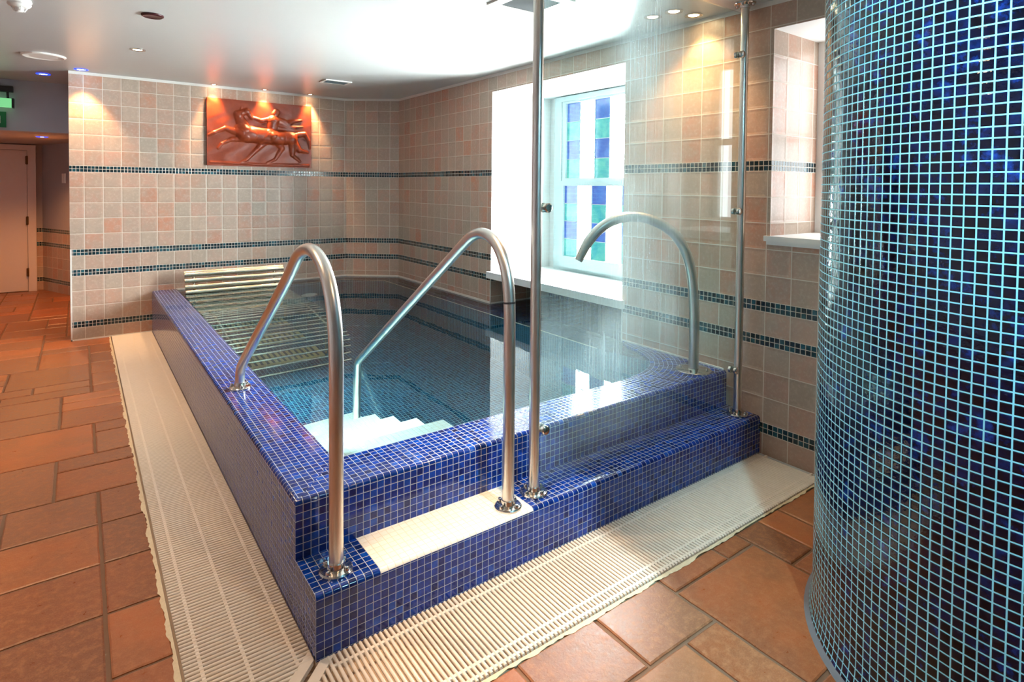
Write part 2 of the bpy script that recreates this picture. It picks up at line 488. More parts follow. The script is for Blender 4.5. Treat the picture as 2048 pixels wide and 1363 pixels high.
# white bead where the tiles meet the ceiling
def bead(pts, name, z0, z1, t=0.006, mat=M_WTRIM):
    mb = MB()
    for (a, b) in zip(pts[:-1], pts[1:]):
        d = Vector((b[0] - a[0], b[1] - a[1], 0)).normalized()
        nn = Vector((d.y, -d.x, 0)) * t
        q = [Vector((a[0], a[1], 0)), Vector((b[0], b[1], 0)), Vector((b[0], b[1], 0)) + nn, Vector((a[0], a[1], 0)) + nn]
        for zf in (z0, z1): mb.face([(v.x, v.y, zf) for v in q])
        for i in range(4):
            e, f = q[i], q[(i + 1) % 4]
            mb.face([(e.x, e.y, z0), (f.x, f.y, z0), (f.x, f.y, z1), (e.x, e.y, z1)])
    return struct(mb.build(name, mat))
bead([(XL, YB), (XB1, YB), (XW, YB2), (XW, YF)], 'trim_1', 2.375, 2.40, 0.004)
bead([(XL, YB), (XL + 0.012, YB)], 'trim_2', 0.0, 0.82, 0.006)
bead([(XL, YB), (0.0, YB)], 'trim_3', 0.0, 0.012, 0.006)
bead([(0.2, YB), (XB1, YB), (XW, YB2), (XW, W1[0])], 'trim_5', 0.372, 0.396, 0.006)
bead([(XW, W1[1]), (XW, YC + 0.02)], 'trim_6', 0.380, 0.400, 0.006)
bead([(XW, W1[0] + 0.008), (XW, W1[0])], 'trim_7', 0.366, 0.608, 0.006)
bead([(XW, W1[1]), (XW, W1[1] - 0.008)], 'trim_8', 0.366, 0.608, 0.006)
bead([(XW, W1[0]), (X1, W1[0])], 'trim_9', 0.372, 0.390, 0.006)

# ---- floor : slabs of a random ashlar pattern on a grout bed, with a trough for the drain
random.seed(11)
U = 0.16
mb = MB()
GB = -0.006
trough_out = [(-0.335, YB), (-0.335, -0.356), (XW, -0.356)]
mb.face([(XLEFT, YF, GB), (-0.335, YF, GB), (-0.335, 8.4, GB), (XLEFT, 8.4, GB)], mi=1)
mb.face([(-0.335, YF, GB), (XW, YF, GB), (XW, -0.356, GB), (-0.335, -0.356, GB)], mi=1)
mb.face([(-0.335, YB, GB), (0.0, YB, GB), (0.0, 8.4, GB), (-0.335, 8.4, GB)], mi=1)
TZ = -0.05
mb.face([(-0.335, -0.356, TZ), (0.0, -0.356, TZ), (0.0, YB, TZ), (-0.335, YB, TZ)], mi=2)
mb.face([(0.0, -0.356, TZ), (XW, -0.356, TZ), (XW, 0.0, TZ), (0.0, 0.0, TZ)], mi=2)
for a, b in (((-0.335, YB), (-0.335, -0.356)), ((-0.335, -0.356), (XW, -0.356)), ((0.0, YB), (0.0, 0.0)), ((0.0, 0.0), (XW, 0.0)), ((-0.335, YB), (0.0, YB))):
    mb.face([(a[0], a[1], TZ), (b[0], b[1], TZ), (b[0], b[1], 0.0 if a[0] >= 0 or b[0] == 0 else GB), (a[0], a[1], 0.0 if a[0] >= 0 or b[0] == 0 else GB)], mi=2)
xs = [-0.33 + U * k for k in range(-19, 18)]
ys = sorted([-0.355 + U * k for k in range(0, 55)] + [-0.355] + [-0.435 - U * k for k in range(0, 20)])
ys = sorted(set(round(y, 4) for y in ys))
nx, ny = len(xs) - 1, len(ys) - 1
used = [[False] * ny for _ in range(nx)]
iy0 = ys.index(-0.355)
ix0 = min(range(len(xs)), key=lambda i: abs(xs[i] + 0.33))
for i in range(nx):
    for j in range(ny):
        if i >= ix0 and j >= iy0: used[i][j] = True
rects = []
def put(i, j, a, b):
    for x in range(i, i + a):
        for y in range(j, j + b): used[x][y] = True
    rects.append((i, j, a, b))
# slabs that stand out in front of the drain: big square slab, its neighbours
put(ix0 + 9, iy0 - 4, 3, 3)
put(ix0 + 7, iy0 - 2, 2, 2)
put(ix0 + 9, iy0 - 1, 2, 1)
put(ix0 + 11, iy0 - 1, 1, 1)
put(ix0 + 12, iy0 - 2, 1, 2)
put(ix0 + 8, iy0 - 5, 1, 3)
put(ix0 + 6, iy0 - 5, 2, 3)
put(ix0 + 5, iy0 - 2, 2, 2)
put(ix0 + 3, iy0 - 3, 2, 3)
sizes = [(3, 2), (2, 3), (2, 2), (3, 3), (2, 1), (1, 2), (3, 1), (1, 1)]
wts = [7, 5, 5, 2, 3, 3, 2, 1]
for j in range(ny - 1, -1, -1):
    for i in range(nx):
        if used[i][j]: continue
        opts, ow = [], []
        for (a, b), wt in zip(sizes, wts):
            if i + a > nx or j - b + 1 < 0: continue
            if all(not used[x][y] for x in range(i, i + a) for y in range(j - b + 1, j + 1)):
                opts.append((a, b)); ow.append(wt)
        a, b = random.choices(opts, ow)[0]
        put(i, j - b + 1, a, b)
cols = [(0.37, 0.100, 0.028), (0.31, 0.088, 0.027), (0.26, 0.092, 0.040), (0.41, 0.115, 0.032), (0.23, 0.072, 0.027), (0.33, 0.115, 0.042)]
for (i, j, a, b) in rects:
    x0, x1, y0, y1 = xs[i] + 0.006, xs[i + a] - 0.006, ys[j] + 0.006, ys[j + b] - 0.006
    if abs(xs[i + a] + 0.33) < 1e-6: x1 += 0.004
    if abs(ys[j + b] + 0.355) < 1e-6: y1 += 0.004
    x1 = min(x1, XW)
    if x1 - x0 < 0.02 or (x0 > -0.34 and y0 > -0.36): continue
    c = random.choice(cols); k = random.uniform(0.85, 1.15)
    c = (c[0] * k, c[1] * k, c[2] * k, 1)
    # outline with slightly uneven, hand-cut edges
    pts = []
    for (ax, ay), (bx, by) in zip(((x0, y0), (x1, y0), (x1, y1), (x0, y1)), ((x1, y0), (x1, y1), (x0, y1), (x0, y0))):
        n = max(2, int(math.hypot(bx - ax, by - ay) / 0.05))
        for q in range(n):
            f = q / n
            jx, jy = (0, 0) if q == 0 else (random.uniform(-0.0016, 0.0016), random.uniform(-0.0016, 0.0016))
            pts.append((ax + (bx - ax) * f + jx, ay + (by - ay) * f + jy))
    cx, cy = (x0 + x1) / 2, (y0 + y1) / 2
    def ring(ins, z):
        return [(px + math.copysign(min(ins, abs(cx - px)), cx - px) if abs(cx - px) > (x1 - x0) / 2 - 0.012 else px,
                 py + math.copysign(min(ins, abs(cy - py)), cy - py) if abs(cy - py) > (y1 - y0) / 2 - 0.012 else py, z) for px, py in pts]
    r0, r1 = ring(0, GB), ring(0.0, -0.003)
    r2 = ring(0.005, 0.0)
    for ra, rb in ((r0, r1), (r1, r2)):
        for q in range(len(pts)):
            e = (q + 1) % len(pts)
            mb.face([ra[q], ra[e], rb[e], rb[q]], col=c)
    mb.face(r2, col=c)
struct(mb.build('floor', [M_SLAB, M_FGROUT, M_TROUGH], recalc=False))
# cream sealant line between slabs and drain
mb = MB()
random.seed(3)
def seal(ax, ay, bx, by, nx_, ny_):
    n = int(math.hypot(bx - ax, by - ay) / 0.012)
    o1, o2 = [], []
    lw = 0.0
    for k in range(n + 1):
        f = k / n
        lw = 0.7 * lw + random.uniform(-0.004, 0.0045)
        wv = max(0.006, 0.012 + lw)
        px, py = ax + (bx - ax) * f, ay + (by - ay) * f
        o1.append((px, py, 0.003)); o2.append((px + nx_ * wv, py + ny_ * wv, 0.0012))
    mb.quad_grid([o1, o2])
    mb.quad_grid([[(a, b, -0.03) for a, b, c in o1], o1])
seal(-0.326, YB, -0.326, -0.345, -1, 0)
seal(-0.326, -0.347, XW, -0.347, 0, -1)
struct(mb.build('trim_4', M_SEAL, smooth=60))

# ---- door at the end of the corridor
dr = thing('door_1', None, None, (-1.45, 8.2, 0)); dr['kind'] = 'structure'
mb = MB(); mb.box(-1.83, -1.085, 8.20, 8.24, 0.008, 1.825)
leaf = mb.build('door_leaf', M_DOOR, dr)
mb = MB()
mb.box(-1.08, -0.995, 8.18, 8.25, 0, 1.895); mb.box(-1.92, -1.835, 8.18, 8.25, 0, 1.895); mb.box(-1.835, -1.08, 8.18, 8.25, 1.83, 1.895)
mb.build('door_frame', M_DOOR, dr)
for z in (1.70, 0.92, 0.25):
    mb = MB(); mb.box(-1.098, -1.072, 8.172, 8.20, z - 0.05, z + 0.05); mb.tube([(-1.083, 8.172, z - 0.055), (-1.083, 8.172, z + 0.055)], 0.009, 10)
    mb.build('hinge', M_BRASS, dr, smooth=40)

# ================================================================== POOL
pool = thing('hydrotherapy_pool', 'raised pool clad in blue mosaic with a low front step and inner white stairs', 'pool', (1.2, 2.4, 0))
RB = 2 * P / math.pi
XI, YI = 8 * P + 0.001, YC + 0.222
# inner contour of the coping
arc = [(1.66, YI), (1.80, YI + 0.006), (1.93, YI + 0.03), (2.03, YI + 0.065), (2.11, YI + 0.115), (2.18, YI + 0.185), (2.235, YI + 0.275), (2.27, YI + 0.37), (2.295, YI + 0.46), (2.325, YI + 0.53), (XW, YI + 0.575)]
# --- kerb: outer face, rounded nosing and flat top, mitred at the front left corner
mb = MB()
prof = [(0.0, 0.0), (0.0, HC - RB)]
for k in range(1, 6):
    a = k / 5 * math.pi / 2
    prof.append((RB - RB * math.cos(a), HC - RB + RB * math.sin(a)))
ls = [0.0]
for a, b in zip(prof[:-1], prof[1:]): ls.append(ls[-1] + math.hypot(b[0] - a[0], b[1] - a[1]))
ltop = ls[1]
vv = [(l - ltop) / P for l in ls]
for (d0, z0), (d1, z1), v0, v1 in zip(prof[:-1], prof[1:], vv[:-1], vv[1:]):
    # left side, runs along Y
    mb.face([(d0, YC + d0, z0), (d1, YC + d1, z1), (d1, YB, z1), (d0, YB, z0)],
            [((YC + d0) / P, v0), ((YC + d1) / P, v1), (YB / P, v1), (YB / P, v0)])
    # front side, runs along X
    mb.face([(d0, YC + d0, z0), (XW, YC + d0, z0), (XW, YC + d1, z1), (d1, YC + d1, z1)],
            [(d0 / P, v0), (XW / P, v0), (XW / P, v1), (d1 / P, v1)])
# flat top left, mitred
def topface(pts, axis):
    if axis == 'y': mb.face(pts, [(p[1] / P, 1 + (p[0] - RB) / P + 100) for p in pts])
    else: mb.face(pts, [(p[0] / P, 1 + (p[1] - YC - RB) / P + 100) for p in pts])
topface([(RB, YC + RB, HC), (XI, YI, HC), (XI, YB, HC), (RB, YB, HC)], 'y')
topface([(RB, YC + RB, HC), (arc[0][0], YC + RB, HC), (arc[0][0], YI, HC), (XI, YI, HC)], 'x')
# corner with rows that follow the curve
cur = [Vector((a[0], a[1])) for a in arc]
ns = 28
def along(pts, f):
    L = [0]
    for a, b in zip(pts[:-1], pts[1:]): L.append(L[-1] + (b - a).length)
    t = f * L[-1]
    for i in range(len(L) - 1):
        if t <= L[i + 1] + 1e-9:
            return pts[i].lerp(pts[i + 1], (t - L[i]) / (L[i + 1] - L[i]))
    return pts[-1]
outer = [Vector((1.66, YC + RB)), Vector((XW, YC + RB)), Vector((XW, arc[-1][1]))]
clen = sum((b - a).length for a, b in zip(cur[:-1], cur[1:]))
for k in range(ns):
    f0, f1 = k / ns, (k + 1) / ns
    i0, i1 = along(cur, f0), along(cur, f1)
    # offset outwards (toward room corner) row by row until the outer boundary
    def offs(f):
        p = along(cur, f); q = along(cur, min(1, f + 0.01)); r_ = along(cur, max(0, f - 0.01))
        t = (q - r_).normalized(); n = Vector((t.y, -t.x))
        # distance to boundary along n
        tt = 9
        if n.y < -1e-6: tt = min(tt, (YC + RB - p.y) / n.y)
        if n.x > 1e-6: tt = min(tt, (XW - p.x) / n.x)
        return p, n, tt
    p0, n0, t0 = offs(f0); p1, n1, t1 = offs(f1)
    e0, e1 = p0 + n0 * t0, p1 + n1 * t1
    u0, u1 = 1.66 / P + clen * f0 / P, 1.66 / P + clen * f1 / P
    pts = [(p0.x, p0.y, HC), (e0.x, e0.y, HC), (e1.x, e1.y, HC), (p1.x, p1.y, HC)]
    mb.face(pts, [(u0, 100), (u0, 100 - t0 / P), (u1, 100 - t1 / P), (u1, 100)])
    if abs(e0.x - XW) > 1e-5 and abs(e1.x - XW) < 1e-5:
        mb.face([(e0.x, e0.y, HC), (XW, YC + RB, HC), (e1.x, e1.y, HC)], [(u0, 80), (u1, 80), (u1, 84)])
# inner lip down to the water
inner = [(XI, YB), (XI, YI)] + arc
for a, b in zip(inner[:-1], inner[1:]):
    L = math.hypot(a[0] - b[0], a[1] - b[1])
    mb.face([(a[0], a[1], HC), (b[0], b[1], HC), (b[0], b[1], HC - 0.04), (a[0], a[1], HC - 0.04)],
            [(0, 0), (L / P, 0), (L / P, 1.6), (0, 1.6)])
mb.build('kerb', M_BLUE, pool, smooth=50, recalc=False)

# --- low front step with the white tread
st_prof = [(0.0, 0.0), (0.0, HS - RB)]
for k in range(1, 6):
    a = k / 5 * math.pi / 2
    st_prof.append((RB - RB * math.cos(a), HS - RB + RB * math.sin(a)))
st_prof.append((YC, HS))
ls = [0.0]
for a, b in zip(st_prof[:-1], st_prof[1:]): ls.append(ls[-1] + math.hypot(b[0] - a[0], b[1] - a[1]))
vv = [(l - ls[1]) / P for l in ls]
mb, mw = MB(), MB()
xa, xb = 8 * P, 32 * P
for k, ((d0, z0), (d1, z1), v0, v1) in enumerate(zip(st_prof[:-1], st_prof[1:], vv[:-1], vv[1:])):
    for (u0, u1, wh) in ((0, xa, 0), (xa, xb, 1), (xb, XW, 0)):
        t = mw if (wh and k >= 2) else mb
        t.face([(u0, d0, z0), (u1, d0, z0), (u1, d1, z1), (u0, d1, z1)], [(u0 / P, v0), (u1 / P, v0), (u1 / P, v1), (u0 / P, v1)])
side = [(0, d, z) for d, z in st_prof] + [(0, YC, 0)]
mb.face(side, [(-p[1] / P, p[2] / P) for p in side])
stp = mb.build('front_step', M_BLUE, pool, smooth=50, recalc=False)
wt = mw.build('tread', M_WHITE_MOS, stp, smooth=50, recalc=False)
wt['label'] = 'white mosaic tread'

# --- basin, submerged ledge, floor
ZF, ZL, ZWAT = -0.77, 0.366, 0.380
LX, LYB = 2.12, 4.60
nic = (W1[1] + 0.004, W1[0] - 0.004)
lip = [(XI, YB), (XI, YI)] + arc[:6] + [(2.16, 0.70), (2.13, 0.86), (LX, 1.0), (LX, 4.30), (1.78, LYB), (XI, LYB)]
mb = MB()
wl = lip[1:] + [lip[1][:]]
ring = [(XI, LYB)] + lip[1:]
s = 0
for a, b in zip(ring[:-1], ring[1:]):
    L = math.hypot(a[0] - b[0], a[1] - b[1])
    zt = ZL if (a[0] > 1.7 and a[1] > 0.6) or (a[1] > 4.2 and b[1] > 4.2) else HC - 0.03
    mb.face([(a[0], a[1], ZF), (b[0], b[1], ZF), (b[0], b[1], zt), (a[0], a[1], zt)],
            [(s / P, 0), ((s + L) / P, 0), ((s + L) / P, (zt - ZF) / P), (s / P, (zt - ZF) / P)])
    s += L
fl = [(a[0], a[1]) for a in lip[1:]]
poly_fill(fl, ZF, mb, P)
mb.build('basin', M_BASIN, pool, recalc=False)
mb = MB()
led = arc[5:] + [(XW, nic[0]), (X1, nic[0]), (X1, nic[1]), (XW, nic[1]), (XW, YB2), (XB1, YB), (XI, YB), (XI, LYB), (1.78, LYB), (LX, 4.30), (LX, 1.0), (2.13, 0.86), (2.16, 0.70)]
poly_fill(led, ZL, mb, P)
mb.build('ledge', M_LEDGE, pool, recalc=False)
mb = MB()
edge = [(LX, 1.0), (LX, 4.30), (1.78, LYB), (1.2, LYB)]
mb.tube([(a, b, ZL) for a, b in edge], 0.006, 8)
mb.build('ledge_nosing', M_SEAL, pool, smooth=60)
# stairs down into the water
mb = MB()
ty = [YI, 0.664, 0.932, 1.202, 1.449, 1.73]
tz = [0.239, 0.031, -0.173, -0.359, -0.57]
for k in range(5):
    mb.box(XI + 0.002, 0.80, ty[k], ty[k + 1], ZF, tz[k], 0, P)
mb.build('entry_stairs', M_WHITE_MOS, pool)
# unseen pool lamps in the left basin wall (behind the coping) and inlet on the back wall
def pool_disc(name, c, axis, r, mat, label):
    mb = MB()
    mb.lathe([(r, 0), (r, 0.012), (r * 0.86, 0.02), (r * 0.8, 0.012), (0, 0.014)], c, 28, axis=axis)
    o = mb.build(name, mat, smooth=40)
    return tag(o, label, 'pool fitting')
inl = pool_disc('wall_inlet', (0, 0, 0), 'y', 0.085, M_WTRIM, 'pale round fitting under water on the back pool wall below the relief')
inl.rotation_euler = (0, 0, math.pi); inl.location = (1.40, LYB - 0.001, -0.30)
M_LENS = emis('unseen_lamp_lens', (0.45, 0.95, 1.0), 6)
for (ly, lz, en, aim) in ((2.15, -0.10, 80, (0.25, -0.10, -0.75)), (1.80, -0.05, 170, (0.35, -0.75, -0.25)), (1.05, 0.22, 60, (0.65, -0.25, -0.45)), (0.72, 0.315, 24, (0.7, 0.0, -0.35))):  # first casts the floor glow; the others are added to brighten the stairs
    rr = 0.05
    mb = MB(); mb.lathe([(rr, 0), (rr, 0.010), (rr * 0.83, 0.016)], (XI + 0.001, ly, lz), 28, axis='x')
    ul = mb.build('unseen_pool_lamp', M_CHROME, pool, smooth=40)
    mb = MB(); mb.lathe([(rr * 0.81, 0.012), (0.0, 0.018)], (XI + 0.001, ly, lz), 28, axis='x')
    mb.build('lens', M_LENS, ul, smooth=40)
    ld = bpy.data.lights.new('unseen_pool_beam', 'SPOT'); ld.energy = en; ld.color = (0.55, 0.96, 1.0); ld.spot_size = R(105); ld.spot_blend = 0.9; ld.shadow_soft_size = 0.04
    lo = bpy.data.objects.new('unseen_pool_beam', ld); COL.objects.link(lo); lo.location = (XI + 0.04, ly, lz)
    lo.rotation_euler = Vector(aim).to_track_quat('-Z', 'Y').to_euler(); lo.parent = ul

# --- water
mb = MB()
wat = [(XI + 0.001, YI + 0.001)] + [(a[0] - 0.001, a[1] + 0.001) for a in arc] + [(XW - 0.001, nic[0]), (X1 - 0.001, nic[0]), (X1 - 0.001, nic[1]), (XW - 0.001, nic[1]), (XW - 0.001, YB2), (XB1, YB - 0.001), (XI + 0.001, YB - 0.001)]
poly_fill(wat, ZWAT, mb)
wo = mb.build('pool_water', M_WATER, recalc=False)
for p_ in wo.data.polygons:
    if p_.normal.z < 0: p_.flip()
tag(wo, 'still clear water filling the mosaic pool to the brim', 'water')

# ================================================================== DRAIN GRATINGS
def grating(name, label, along_x):
    root = thing(name, label, 'drain grating', (0, 0, 0), None)
    mb = MB()
    q = 0.0165
    if along_x:
        n = int((XW - 0.01 - 0.03) / q)
        for k in range(n):
            x = 0.035 + k * q
            mb.tube([(x, -0.340, 0.0), (x, -0.003, 0.0)], 0.0056, 8)
        k = 1
        while 0.035 - k * q > -0.30:
            x = 0.035 - k * q
            yt = x - 0.062
            if yt - 0.012 > -0.335: mb.tube([(x, -0.340, 0.0), (x, yt, 0.0)], 0.0056, 8)
            k += 1
        mb.build('bars', M_CREAM, root, smooth=60)
        for y, x0 in ((-0.045, 0.03), (-0.285, -0.20), (-0.325, -0.25)):
            mb = MB(); mb.box(x0, XW - 0.004, y - 0.005, y + 0.005, -0.012, 0.0035); mb.build('cross_rib', M_CREAM, root)
        mb = MB()
        pts = [(0.055, -0.003), (0.012, -0.003), (-0.322, -0.337), (-0.275, -0.342)]
    else:
        n = int((YB - 0.01) / q)
        for k in range(n):
            y = 0.02 + k * q
            mb.tube([(-0.318, y, 0.0), (-0.003, y, 0.0)], 0.0056, 8)
        k = 1
        while 0.02 - k * q > -0.30:
            y = 0.02 - k * q
            xt = y - 0.055
            if xt > -0.31: mb.tube([(-0.318, y, 0.0), (xt, y, 0.0)], 0.0056, 8)
            k += 1
        mb.build('bars', M_CREAM, root, smooth=60)
        for x, y0 in ((-0.045, 0.02), (-0.165, -0.10), (-0.275, -0.21)):
            mb = MB(); mb.box(x - 0.005, x + 0.005, y0, YB - 0.004, -0.012, 0.0035); mb.build('cross_rib', M_CREAM, root)
        mb = MB()
        pts = [(-0.003, 0.055), (-0.003, 0.010), (-0.335, -0.322), (-0.330, -0.272)]
    a = [(x, y, 0.004) for x, y in pts]; b = [(x, y, -0.012) for x, y in pts]
    mb.face(a); mb.face(b[::-1])
    for i in range(4):
        j = (i + 1) % 4
        mb.face([a[i], a[j], b[j], b[i]])
    mb.build('mitre_plate', M_CREAM, root)
    return root
grating('drain_grating', 'cream slatted drain grating along the front step of the pool', True)
grating('drain_grating.001', 'cream slatted drain grating along the left side of the pool', False)

# ================================================================== HANDRAILS
def flange(c, parent, r=0.05, nb=4, rot=0.4, down=False):
    s = -1 if down else 1
    mb = MB()
    x, y, z = c
    mb.lathe([(r, z), (r, z + s * 0.006), (r * 0.93, z + s * 0.010), (0.028, z + s * 0.014), (0.026, z + s * 0.03), (0.0, z + s * 0.03)], (x, y, 0), 36)
    fl = mb.build('flange', M_CHROME, parent, smooth=35)
    for k in range(nb):
        a = rot + 2 * math.pi * k / nb
        bx, by = x + r * 0.76 * math.cos(a), y + r * 0.76 * math.sin(a)
        mb = MB()
        mb.lathe([(0.0085, z + s * 0.008), (0.0085, z + s * 0.016), (0.006, z + s * 0.022), (0.0, z + s * 0.024)], (bx, by, 0), 12)
        b = mb.build('bolt', M_CHROME, fl, smooth=40)
    return fl

def rounded(pts, rad, n=8):
    """polyline with filleted corners; pts list of Vectors, rad per inner corner"""
    out = [Vector(pts[0])]
    for i in range(1, len(pts) - 1):
        a, b, c = Vector(pts[i - 1]), Vector(pts[i]), Vector(pts[i + 1])
        d1, d2 = (a - b).normalized(), (c - b).normalized()
        ang = d1.angle(d2)
        t = rad[i - 1] / math.tan(ang / 2)
        t = min(t, (a - b).length * 0.95, (c - b).length * 0.95)
        r = t * math.tan(ang / 2)
        bis = (d1 + d2).normalized()
        ctr = b + bis * (r / math.sin(ang / 2))
        s, e = b + d1 * t - ctr, b + d2 * t - ctr
        tot = s.angle(e)
        ax = s.cross(e).normalized()
        for k in range(n + 1):
            out.append(ctr + Matrix.Rotation(tot * k / n, 3, ax) @ s)
    out.append(Vector(pts[-1]))
    return out

RR = 0.0225
h1 = thing('handrail', 'left bent steel handrail bolted to the blue step corner and the pool kerb', 'handrail', (0.089, 0.082, HS), 'entry handrails')
def chaikin(p):
    q = [p[0]]
    for a, b in zip(p[:-1], p[1:]): q += [a.lerp(b, 0.25), a.lerp(b, 0.75)]
    return q + [p[-1]]
def bent(x, pts):
    return chaikin(chaikin([Vector((x, a, b)) for a, b in pts]))
path = bent(0.09, [(0.083, HS), (0.083, 0.80), (0.087, 0.90), (0.103, 1.00), (0.145, 1.09), (0.215, 1.155), (0.30, 1.187), (0.39, 1.186), (0.48, 1.157), (0.56, 1.095), (0.64, 1.035), (1.38, 0.545), (1.43, 0.51), (1.458, 0.475), (1.464, 0.44), (1.464, HC)])
mb = MB(); mb.tube(path, RR, 24); mb.build('rail', M_STEEL, h1, smooth=60)
flange((0.089, 0.082, HS), h1, 0.052, 4, 0.6)
flange((0.09, 1.463, HC), h1, 0.052, 3, 0.5)
h2 = thing('handrail', 'right bent steel handrail standing on the white step and dipping into the water', 'handrail', (0.74, 0.064, HS), 'entry handrails')
path = bent(0.743, [(0.064, HS), (0.064, 0.88), (0.067, 0.98), (0.082, 1.08), (0.125, 1.165), (0.185, 1.212), (0.255, 1.228), (0.33, 1.212), (0.405, 1.165), (0.48, 1.115), (1.50, 0.43), (1.545, 0.40), (1.562, 0.38), (1.570, 0.33), (1.585, -0.57)])
mb = MB(); mb.tube(path, RR, 24); mb.build('rail', M_STEEL, h2, smooth=60)
flange((0.743, 0.064, HS), h2, 0.052, 4, 0.3)
mb = MB(); mb.tube([(0.743, 0.0675, 0.972), (0.743, 0.0682, 0.979)], RR + 0.0006, 24); 
mb.build('joint_ring', M_BLACK, h2, smooth=60)

# ---- swan neck water spout behind the glass
sp = thing('water_spout', 'swan neck steel water spout arching over the right corner of the pool', 'water spout', (2.212, 0.32, HC))
dv = Vector((-.90, .436)).normalized()
pl = [(0, HC), (0.0, 0.70), (0.007, 0.80), (0.019, 0.928), (0.045, 1.027), (0.089, 1.115), (0.156, 1.186), (0.246, 1.234), (0.363, 1.262), (0.478, 1.243), (0.563, 1.196), (0.632, 1.12), (0.682, 1.018)]
path = chaikin(chaikin([Vector((2.212 + dv.x * d, 0.32 + dv.y * d, z)) for d, z in pl]))
n_ = len(path)
rad = []
for i in range(n_):
    f = max(0, (i - n_ * 0.86) / (n_ * 0.14))
    rad.append((0.028 + 0.010 * f, 0.028 - 0.010 * f))
mb = MB(); mb.tube(path, rad, 24); mb.build('pipe', M_STEEL, sp, smooth=60)
flange((2.212, 0.32, HC), sp, 0.098, 4, 0.4)

# ================================================================== GLASS SCREEN
px1, px2, gy = 0.885, 2.285, 0.088
gs = thing('glass_screen', 'wet clear glass screen on the front step between two steel posts', 'glass screen', (1.58, gy, HS))
mb = MB(); mb.box(px1 + 0.034, px2 - 0.030, gy - 0.005, gy + 0.005, HS + 0.012, 2.34)
mb.build('pane', M_GLASS, gs)
def post(x, label, heights, side, r, knob):
    t = thing('screen_post', label, 'post', (x, gy, HS), 'floor to ceiling steel posts')
    mb = MB(); mb.tube([(x, gy, HS), (x, gy, ZC)], r, 24); mb.build('tube', M_STEEL, t, smooth=60)
    flange((x, gy, HS), t, 0.056, 4, 0.2)
    flange((x, gy, ZC), t, 0.056, 4, 0.2, True)
    for h in heights:
        mb = MB()
        for sgn in (-1, 1):
            cx_ = x + side * (r + 0.022)
            mb.lathe([(0.016, sgn * 0.006), (0.019, sgn * 0.009), (0.019, sgn * 0.022), (0.015, sgn * 0.026), (0.0, sgn * 0.027)], (cx_, gy, h), 20, axis='y')
        mb.tube([(x + side * (r - 0.004), gy, h), (x + side * (r + 0.024), gy, h)], 0.007, 10)
        c = mb.build('glass_clamp', knob, t, smooth=40)
    return t
post(px1, 'left steel post of the glass screen beside the white step', (1.33, 0.445), 1, 0.021, M_CHROME)
post(px2, 'right steel post of the glass screen against the tiled wall', (2.12, 1.295, 0.447), -1, 0.021, M_CHROME)

# ================================================================== LOUNGER
lg = thing('bubble_lounger', 'steel tube lounger curving from the back wall down under the water', 'lounger', (0.69, 4.3, 0.3))
prof = [(4.60, 0.552), (4.575, 0.498), (4.555, 0.442), (4.535, 0.395), (4.50, 0.352), (4.455, 0.322), (4.40, 0.302), (4.34, 0.289), (4.28, 0.279), (4.22, 0.270), (4.16, 0.263), (4.10, 0.257), (4.04, 0.253), (3.98, 0.251), (3.92, 0.253), (3.86, 0.257), (3.80, 0.262), (3.74, 0.265), (3.68, 0.265), (3.62, 0.262), (3.56, 0.254), (3.50, 0.243), (3.43, 0.222), (3.36, 0.196), (3.28, 0.150), (3.20, 0.105), (3.12, 0.065), (3.03, 0.028), (2.94, -0.01), (2.86, -0.045), (2.79, -0.088), (2.745, -0.15), (2.725, -0.25), (2.715, -0.39), (2.705, -0.54), (2.695, -0.69)]
for i, (y, z) in enumerate(prof):
    mb = MB()
    r = 0.021 if i < 4 else 0.016
    mb.tube([(XI + 0.035, y, z), (1.135, y, z)], r, 14)
    mb.build('slat_tube', M_TUBE, lg, smooth=60)
mb = MB()
mb.tube([(XI + 0.035, 4.622, 0.568), (1.135, 4.622, 0.568)], 0.019, 14)
mb.build('slat_tube', M_TUBE, lg, smooth=60)
for x in (0.32, 1.05):
    mb = MB()
    mb.tube([(x, y + (0.028 if i < 5 else 0), z - (0.0 if i < 5 else 0.03) - (0 if i < 30 else -0.02)) for i, (y, z) in enumerate(prof)], 0.014, 10)
    mb.tube([(x, 3.0, 0.0), (x, 3.0, ZF)], 0.016, 10); mb.tube([(x, 4.2, 0.24), (x, 4.2, ZF)], 0.016, 10)
    mb.build('side_bearer', M_TUBE, lg, smooth=60)
# air plates on the pool floor under the lounger
for k in range(3):
    y = 2.95 + 0.5 * k
    mb = MB(); mb.box(0.38, 1.02, y, y + 0.30, ZF, ZF + 0.02)
    for q in range(14):
        x = 0.42 + q * 0.042
        mb.box(x, x + 0.018, y + 0.03, y + 0.27, ZF + 0.0201, ZF + 0.0215, 1)
    mb.build('air_plate', [M_PLATE, M_GRIME], pool)

